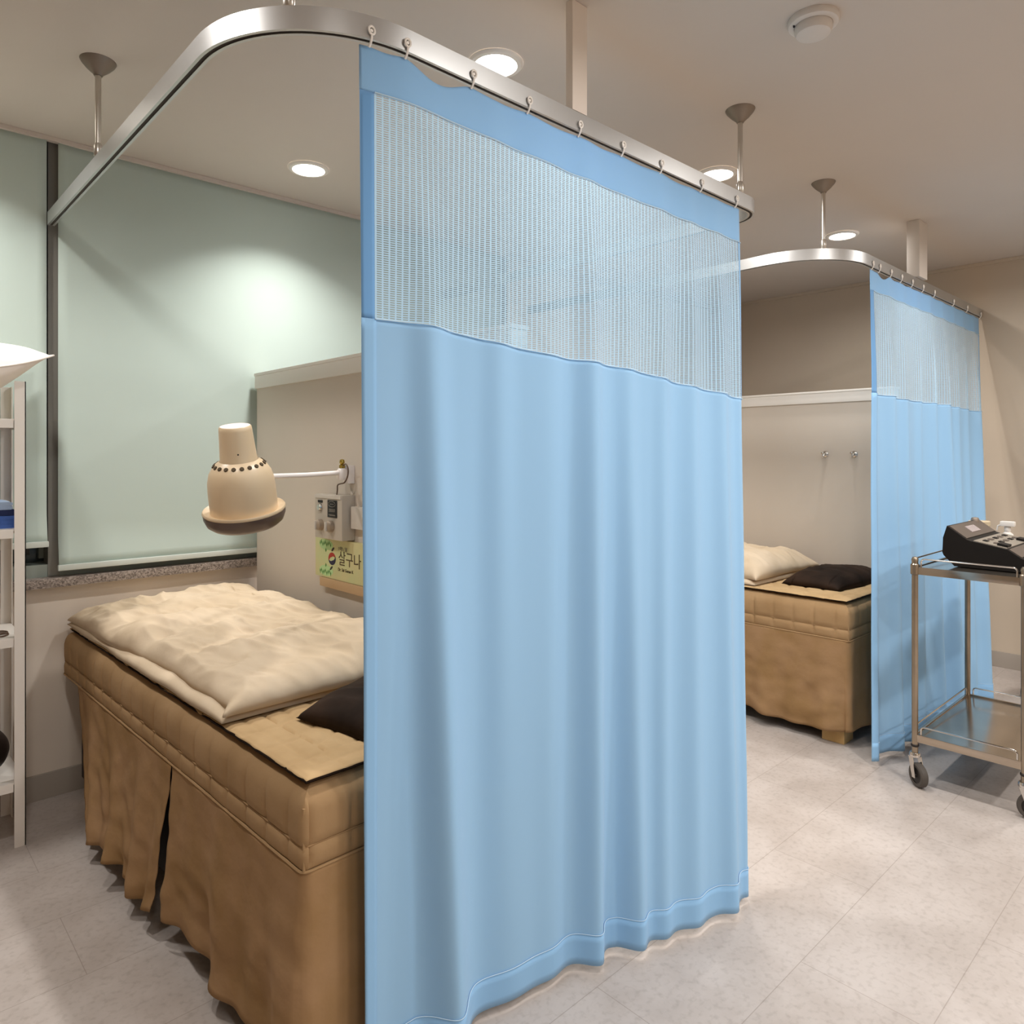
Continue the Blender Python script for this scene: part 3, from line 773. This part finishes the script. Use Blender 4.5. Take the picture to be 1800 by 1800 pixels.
# emblem: red and navy swirl with dark tips ; y decreases to the right in the photo
ey, ez = .105, .075
def swirl(a0, col, name):
    pts = []
    for k in range(17):
        a = a0+PI*1.05*k/16; r_ = .0235; pts.append((ey-r_*math.cos(a)*1.15, ez+r_*math.sin(a)))
    for k in range(16, -1, -1):
        a = a0+PI*1.05*k/16; r_ = .0225-.016*math.sin(PI*k/16)**.8; pts.append((ey-r_*math.cos(a)*1.15, ez+r_*math.sin(a)))
    flat(pts, name, col)
swirl(.25, M['red'], 'emblem_swirl'); swirl(.25+PI, M['navy'], 'emblem_swirl')
for sg in (1, -1):
    cyy, czz = ey-.006*sg, ez+.036*sg
    flat([(cyy-(.012*math.cos(a)*.8-.0045*math.sin(a)*.6), czz+.012*math.cos(a)*.6+.0045*math.sin(a)*.8) for a in [2*PI*k/14 for k in range(14)]], 'emblem_leaf', M['black'])
    # corner sprigs
    sp = MB()
    zc = .128 if sg > 0 else .022
    for j in range(9):
        yy = .195-.010*j; zz = zc+.004*math.sin(j*2.1)
        s_ = -sg
        sp.prism([(yy, zz-.008*s_*-1), (yy-.004, zz), (yy, zz+.011*s_*-1), (yy+.004, zz)], (lambda p: (-.0168, p[0], p[1]), lambda p: (-.016, p[0], p[1])))
    sp.prism([(.152, zc-.016*sg), (.147, zc-.024*sg), (.152, zc-.032*sg), (.157, zc-.024*sg)], (lambda p: (-.0168, p[0], p[1]), lambda p: (-.016, p[0], p[1])))
    sp.build('leaf_print', M['green'], t, smooth=False)
    flat([(.150-.052*math.cos(a), zc-.004*sg+.020*math.sin(a)) for a in [2*PI*k/20 for k in range(20)]], 'leaf_backing', M['palegreen'], x=-.01655)
def word(body, size, y, z, m, name):
    cu = bpy.data.curves.new(name, 'FONT'); cu.body = body; cu.size = size; cu.extrude = .0004
    tmp = bpy.data.objects.new(name+'_curve', cu); C.objects.link(tmp)
    bpy.context.view_layer.update()
    dg = bpy.context.evaluated_depsgraph_get(); me = bpy.data.meshes.new_from_object(tmp.evaluated_get(dg))
    bpy.data.objects.remove(tmp)
    # font x -> -Y, font y -> +Z
    me.transform(Matrix(((0, 0, -1, -.0168), (-1, 0, 0, y), (0, 1, 0, z), (0, 0, 0, 1))))
    me.materials.clear(); me.materials.append(m)
    o = bpy.data.objects.new(name, me); C.objects.link(o); o.parent = t; return o
word('살구나', .058, .058, .062, M['brown'], 'main_lettering')
word('l 어느 날', .018, .058, .112, M['printgrey'], 'upper_lettering')
word('Dr. Sal Gunae K', .0165, .060, .036, M['brown'], 'lower_lettering')

# ---------------------------------------------------------------- shelving rack (left)
SX, SY = .451, 2.857
t = empty('shelving_rack', 'white metal shelving rack with four shelves under the window blind', 'shelf', (0, SY, 0))
X0 = -.38
def angle_leg(x, y, sx, sy, z1=1.545):
    m = MB(); a, th_ = .032, .003
    m.box(min(x, x+sx*a), max(x, x+sx*a), min(y, y+sy*th_), max(y, y+sy*th_), 0, z1)
    m.box(min(x, x+sx*th_), max(x, x+sx*th_), min(y, y+sy*a), max(y, y+sy*a), 0, z1)
    m.build('post', M['steelpaint'], t, smooth=False)
D = .285
angle_leg(SX, 0, -1, 1); angle_leg(SX, D, -1, -1); angle_leg(X0, 0, 1, 1); angle_leg(X0, D, 1, -1)
for z in (1.420, 1.055, .695, .215):
    s_ = MB().box(X0+.004, SX-.004, .004, D-.004, z-.006, z, .001)
    s_.box(X0+.004, SX-.034, .0035, .0065, z-.030, z-.004); s_.box(X0+.004, SX-.004, D-.0065, D-.0035, z-.030, z-.004)
    s_.box(SX-.0065, SX-.0035, .034, D-.034, z-.030, z-.004)
    s_.build('shelf_board', M['steelpaint'], t)

# pillow on top of the rack
t = empty('pillow', 'plump white pillow lying on top of the white shelving rack', 'pillow', (.085, 2.95, 1.562))
def pill(sgn):
    def f(u, v):
        a, b = 2*u-1, 2*v-1
        e = ((max(0, 1-abs(a)**2.6))**.62 if sgn > 0 else max(0, 1-abs(a)**1.6)**.85)*(max(0, 1-b*b))**.55
        pin_ = 1-.10*(1-abs(a)**2)*abs(b)**3
        x = a*.43*(1-.07*(1-b*b)*abs(a)**6); y = b*.18*pin_
        z = sgn*e*(.125 if sgn > 0 else .138)+.006*noise.noise(Vector((x*7, y*9, sgn)))*min(1, e*3)+(.068*abs(a)**3)
        return (x, y, z)
    return f
mb = MB().grid(pill(1), 60, 40).grid(pill(-1), 60, 40)
mb.build('pillow_body', M['pillow'], t, angle=180)
ed = [(a, b) for a, b in [(-1+2*k/40, -1) for k in range(40)]+[(1, -1+2*k/30) for k in range(30)]+[(1-2*k/40, 1) for k in range(40)]+[(-1, 1-2*k/30) for k in range(30)]]
MB().tube([(a*.43*(1-.07*(1-b*b)*abs(a)**6), b*.18*(1-.10*(1-abs(a)**2)*abs(b)**3), (.068*abs(a)**3)) for a, b in ed], .003, 6, closed=True).build('pillow_piping', M['pillow'], t)

# folded cloths on the second shelf
def folded(z, w, d, h, m, label, x, yo=0, rz=0, layers=3):
    t_ = empty('folded_cloth', label, 'folded cloth', (x, SY+.13+yo, z), rz, 'folded cloths on the rack')
    hh = h/layers
    mb = MB()
    for k in range(layers):
        prof = []
        zc = hh*(k+.5)
        for q in range(13):
            a = -PI/2+PI*q/12; prof.append((w/2-hh*.5+math.cos(a)*hh*.5+.003*math.sin(k*3.), zc+math.sin(a)*hh*.49))
        top_ = [(-w/2, zc-hh*.49)]+prof+[(-w/2, zc+hh*.49)]
        nseg = 14
        for j in range(nseg):
            pass
        def f(u, v, top_=top_, k=k):
            i = min(len(top_)-1, int(round(u*(len(top_)-1)))); px, pz = top_[i]; y = -d/2+d*v
            return (px+.004*noise.noise(Vector((y*20, k, z*9))), y, pz+.002*noise.noise(Vector((px*12, y*20, k+z*5))))
        mb.grid(f, len(top_)-1, nseg)
        for yy in (-d/2, d/2): mb.add([(p[0], yy, p[1]) for p in top_], [tuple(range(len(top_)))])
    mb.build('cloth_fold', m, t_, angle=60)
folded(1.055, .44, .195, .042, M['cloth_blue'], 'bright blue folded cloth, lowest of the pile on the rack', .222, yo=.014)
folded(1.098, .42, .19, .018, M['cloth_navy'], 'dark navy folded cloth in the middle of the rack pile', .226, yo=.014, layers=1)
folded(1.1165, .40, .185, .026, M['cloth_pale'], 'pale blue folded cloth on top of the rack pile', .222, yo=.014, layers=2)
# wire ring and dark bag
t = MB().tube([(.034*math.cos(a), .034*math.sin(a), .0) for a in [2*PI*k/32 for k in range(32)]], .0026, 8, closed=True)
t.tube([(.028*math.cos(a)+.004, .030*math.sin(a)+.006, .0052) for a in [2*PI*k/32 for k in range(32)]], .0026, 8, closed=True)
o = t.build('cable_coil', M['cable']); o.location = (.378, SY+.07, .6985); tag(o, 'small dark coiled cable on the third rack shelf', 'cable coil')
t = empty('leather_bag', 'dark brown rounded bag on the lowest rack shelf', 'bag', (.27, SY+.14, .215))
def bag(u, v):
    a = 2*PI*u; ph = PI*v
    r_ = math.sin(ph)**.6; x = .155*r_*math.cos(a); y = .11*r_*math.sin(a); z = .083-.083*math.cos(ph)*1.0
    return (x, y, z+.006*noise.noise(Vector((x*12, y*12, z*12)))*math.sin(ph))
MB().grid(bag, 48, 28, cu=True).build('bag_body', M['darkbowl'], t, angle=180)
MB().tube(spl([Vector((-.06, -.02, .155)), Vector((-.04, -.02, .185)), Vector((0, -.02, .195)), Vector((.04, -.02, .185)), Vector((.06, -.02, .155))]), .006, 8).build('bag_handle', M['darkbowl'], t)

# ---------------------------------------------------------------- steel trolley (right)
TX0, TX1, TY0, TY1 = 3.10, 3.80, .625, .985
t = empty('steel_trolley', 'two-tier stainless steel trolley carrying the black device', 'trolley', (TX0, TY0, 0))
W_, D_ = TX1-TX0, TY1-TY0
lr = .0115
for (x, y) in ((0, 0), (0, D_), (W_, 0), (W_, D_)):
    lg = MB().tube([(x, y, .125), (x, y, .885)], lr, 16).build('leg', M['steeltube'], t)
    MB().lathe([(.0, .90), (.008, .898), (.0125, .890), (.0125, .883)], 16, Matrix.Translation((x, y, 0))).build('end_cap', M['steeltube'], lg)
    MB().lathe([(.0125, .828), (.016, .831), (.016, .868), (.0125, .872)], 16, Matrix.Translation((x, y, 0))).build('collar', M['steeltube'], lg)
    MB().lathe([(.0125, .150), (.0145, .152), (.0145, .158), (.0125, .160)], 16, Matrix.Translation((x, y, 0))).build('sleeve_ring', M['rubberblack'], lg)
    # caster
    yaw = .9 if (x, y) != (0, 0) else 1.6
    cm = Matrix.Translation((x, y, 0)) @ Matrix.Rotation(yaw, 4, 'Z')
    off = -.022; wr_ = .046
    AX = cm @ Matrix.Translation((off, 0, wr_)) @ Matrix.Rotation(PI/2, 4, 'X')
    cs = MB()
    cs.lathe([(.0, .128), (.017, .128), (.020, .122), (.020, .112), (.014, .108), (0, .106)], 20, cm)
    for sg in (-1, 1):
        pl = [Vector((.014, sg*.016, .112)), Vector((-.012, sg*.016, .112)), Vector((off-.011, sg*.019, wr_-.008)), Vector((off+.009, sg*.019, wr_-.010))]
        q = [cm @ p for p in pl]; q2 = [cm @ (p+Vector((0, sg*.0025, 0))) for p in pl]
        cs.add([*q, *q2], [(0, 1, 2, 3), (4, 5, 6, 7), (0, 1, 5, 4), (1, 2, 6, 5), (2, 3, 7, 6), (3, 0, 4, 7)])
    cs.box(0, 0, 0, 0, 0, 0) if False else None
    fk = cs.build('caster', M['chrome'], t, angle=35)
    MB().lathe([(.030, -.013), (.040, -.014), (.0455, -.010), (.046, 0), (.0455, .010), (.040, .014), (.030, .013)], 36, AX).build('tyre', M['rubber'], fk)
    MB().lathe([(.0, -.017), (.006, -.017), (.007, -.013), (.031, -.011), (.031, .011), (.007, .013), (.006, .017), (0, .017)], 28, AX).build('wheel_hub', M['rubberblack'], fk)
def tray(z, name):
    o = MB().box(.006, W_-.006, .006, D_-.006, z-.003, z, .0005)
    for a in ((.0, W_, -.006, .004), (.0, W_, D_-.004, D_+.006)): o.box(a[0]+.008, a[1]-.008, a[2], a[3], z-.026, z+.004, .0015)
    for a in ((-.006, .004), (W_-.004, W_+.006)): o.box(a[0], a[1], .008, D_-.008, z-.026, z+.004, .0015)
    return o.build(name, M['steel'], t, angle=30)
tray(.856, 'top_shelf'); tray(.196, 'bottom_shelf')
def guard(z, name):
    m = MB(); r_ = .0032
    def loop(ax, ay, bx, by, h=.034):
        A, B = Vector((ax, ay, z)), Vector((bx, by, z)); d = (B-A).normalized()
        pts = [A, A+Vector((0, 0, h-.010)), A+d*.004+Vector((0, 0, h-.003)), A+d*.011+Vector((0, 0, h))]
        pts += [B-d*.011+Vector((0, 0, h)), B-d*.004+Vector((0, 0, h-.003)), B+Vector((0, 0, h-.010)), B]
        m.tube(pts, r_, 8)
    loop(0, .022, 0, D_-.022); loop(W_, .022, W_, D_-.022); loop(.022, D_, W_-.022, D_)
    m.build(name, M['chrome'], t)
guard(.858, 'guard_wire'); guard(.198, 'guard_wire')

# black device: profile in (y,z), extruded along X
t = empty('therapy_device', 'black electrotherapy device with sloped control panel on the trolley top', 'medical device', (3.225, .62, .860))
prof = [(.262, .0), (.30, .040), (.3045, .052), (.302, .110), (.288, .158), (.219, .108), (.205, .104), (.085, .082), (.040, .052), (-.03, .030), (-.03, .004), (-.02, 0)]
DW = .435
MB().prism(prof, (lambda p: (0, p[0], p[1]), lambda p: (DW, p[0], p[1]))).build('housing', M['blackbody'], t, smooth=False)
def on_slope(a, b, x0, x1, s0, s1, off, m, name, th_=.002, par=t):
    A = Vector((0, a[0], a[1])); B = Vector((0, b[0], b[1])); d = B-A; n_ = Vector((0, d.z, -d.y)).normalized()
    if n_.z < 0: n_ = -n_
    P_ = [A+d*s0+Vector((x0, 0, 0)), A+d*s0+Vector((x1, 0, 0)), A+d*s1+Vector((x1, 0, 0)), A+d*s1+Vector((x0, 0, 0))]
    lo = [p+n_*.0 for p in P_]; hi = [p+n_*(off+th_) for p in P_]
    return MB().add(lo+hi, [(3, 2, 1, 0), (4, 5, 6, 7), (0, 1, 5, 4), (1, 2, 6, 5), (2, 3, 7, 6), (3, 0, 4, 7)]).build(name, m, par, smooth=False)
a, b = prof[4], prof[5]
on_slope(a, b, .012, DW-.012, .06, .94, .001, M['panelgrey'], 'upper_panel')
on_slope(a, b, .15, .27, .30, .70, .003, M['screen'], 'display')
a, b = prof[6], prof[7]
on_slope(a, b, .012, DW-.012, .04, .96, .001, M['paneltaupe'], 'keypad_panel')
for i in range(5):
    for j in range(2):
        on_slope(a, b, .06+.07*i, .095+.07*i, .2+.3*j, .33+.3*j, .004, M['panelgrey'] if (i+j) % 2 else M['blackbody'], 'button')
on_slope(a, b, .03, .085, .66, .95, .010, M['blackbody'], 'button')
on_slope(a, b, .30, .36, .70, .95, .010, M['blackbody'], 'button')
on_slope(prof[7], prof[8], .012, DW-.012, .05, .95, .001, M['panelgrey'], 'lower_panel')
MB().lathe([(.016, -.004), (.016, .012), (.012, .019), (0, .021)], 20, Matrix.Translation((DW-.06, .285, .150))).build('top_knob', M['cup'], t)

# things behind the device on the tray
t = empty('spray_bottle', 'white spray bottle on the trolley behind the black device', 'spray bottle', (3.735, .815, .860))
MB().lathe([(0, 0), (.024, 0), (.026, .006), (.026, .075), (.020, .095), (.010, .105), (.010, .112), (0, .112)], 24).build('bottle', M['spray'], t)
MB().lathe([(.0125, .108), (.0125, .124), (.009, .128)], 16).build('collar', M['spray'], t)
MB().box(-.018, .014, -.028, .026, .128, .150, .006).build('spray_head', M['spray'], t)
MB().tube([(0, .020, .134), (0, .036, .128), (0, .040, .108)], .0035, 8).build('trigger', M['spray'], t)
t = empty('storage_jar', 'milky plastic jar with amber label on the trolley behind the device', 'jar', (3.745, .925, .860))
MB().lathe([(0, 0), (.040, 0), (.042, .004), (.042, .118), (.038, .122), (0, .122)], 30).build('jar_body', M['clear'], t)
MB().lathe([(.041, .122), (.043, .124), (.043, .142), (.039, .145), (0, .145)], 30).build('lid', M['clear'], t)
MB().grid(lambda u, v: (.0426*math.cos(PI*1.02+u*1.0), .0426*math.sin(PI*1.02+u*1.0), .082+.048*v), 10, 2).build('label_patch', M['amber'], t, solid=.0006)

# a second castered stand, only its near foot in frame
t = empty('rolling_stand', 'black castered foot of equipment stand at the frame edge by the end wall', 'equipment stand', (4.66, .93, 0))
MB().tube([(.0, .0, .075), (.10, -.05, .082), (.22, -.11, .09)], [.014, .017, .022], 12).build('base_arm', M['rubberblack'], t)
MB().tube([(.22, -.11, .08), (.22, -.11, .95)], .018, 14).build('stand_pole', M['rubberblack'], t)
MB().lathe([(0, .08), (.014, .08), (.016, .06), (.011, .05), (0, .05)], 14).build('caster_stem', M['rubberblack'], t)
for k in (1, -1):
    MB().lathe([(0, -.009), (.026, -.009), (.030, -.005), (.030, .005), (.026, .009), (0, .009)], 24, Matrix.Translation((-.012, k*.012, .030)) @ Matrix.Rotation(PI/2, 4, 'X')).build('wheel', M['rubberblack'], t)
for a in (2.3, 4.4):
    x, y = .22+.25*math.cos(a+PI-.46), -.11+.25*math.sin(a+PI-.46)
    MB().tube([(.22, -.11, .09), (x, y, .075)], [.022, .014], 12).build('base_arm', M['rubberblack'], t)
    MB().lathe([(0, -.02), (.026, -.02), (.030, -.014), (.030, .014), (.026, .02), (0, .02)], 24, Matrix.Translation((x, y, .030)) @ Matrix.Rotation(PI/2, 4, 'X')).build('wheel', M['rubberblack'], t)
    MB().tube([(x, y, .030), (x, y, .08)], .012, 10).build('caster_stem', M['rubberblack'], t)

# ---------------------------------------------------------------- world, camera, view
w = bpy.data.worlds.new('world'); bpy.context.scene.world = w; w.use_nodes = True
w.node_tree.nodes['Background'].inputs[0].default_value = (.02, .025, .03, 1)
cam = bpy.data.cameras.new('camera'); co = bpy.data.objects.new('camera', cam); C.objects.link(co)
co.location = (0, 0, 1.3); co.rotation_euler = (PI/2, 0, math.radians(-43.07))
cam.sensor_width = 36; cam.lens = 1262/1800*36; cam.shift_y = -100/1800; cam.clip_start = .02
bpy.context.scene.camera = co
sc = bpy.context.scene
sc.view_settings.view_transform = 'Standard'; sc.view_settings.look = 'None'; sc.view_settings.gamma = 1; sc.view_settings.exposure = 0
sc.cycles.max_bounces = 10; sc.cycles.diffuse_bounces = 6; sc.cycles.transparent_max_bounces = 16
sc.cycles.sample_clamp_indirect = 6; sc.cycles.use_denoising = True
sc.cycles.caustics_reflective = False; sc.cycles.caustics_refractive = False
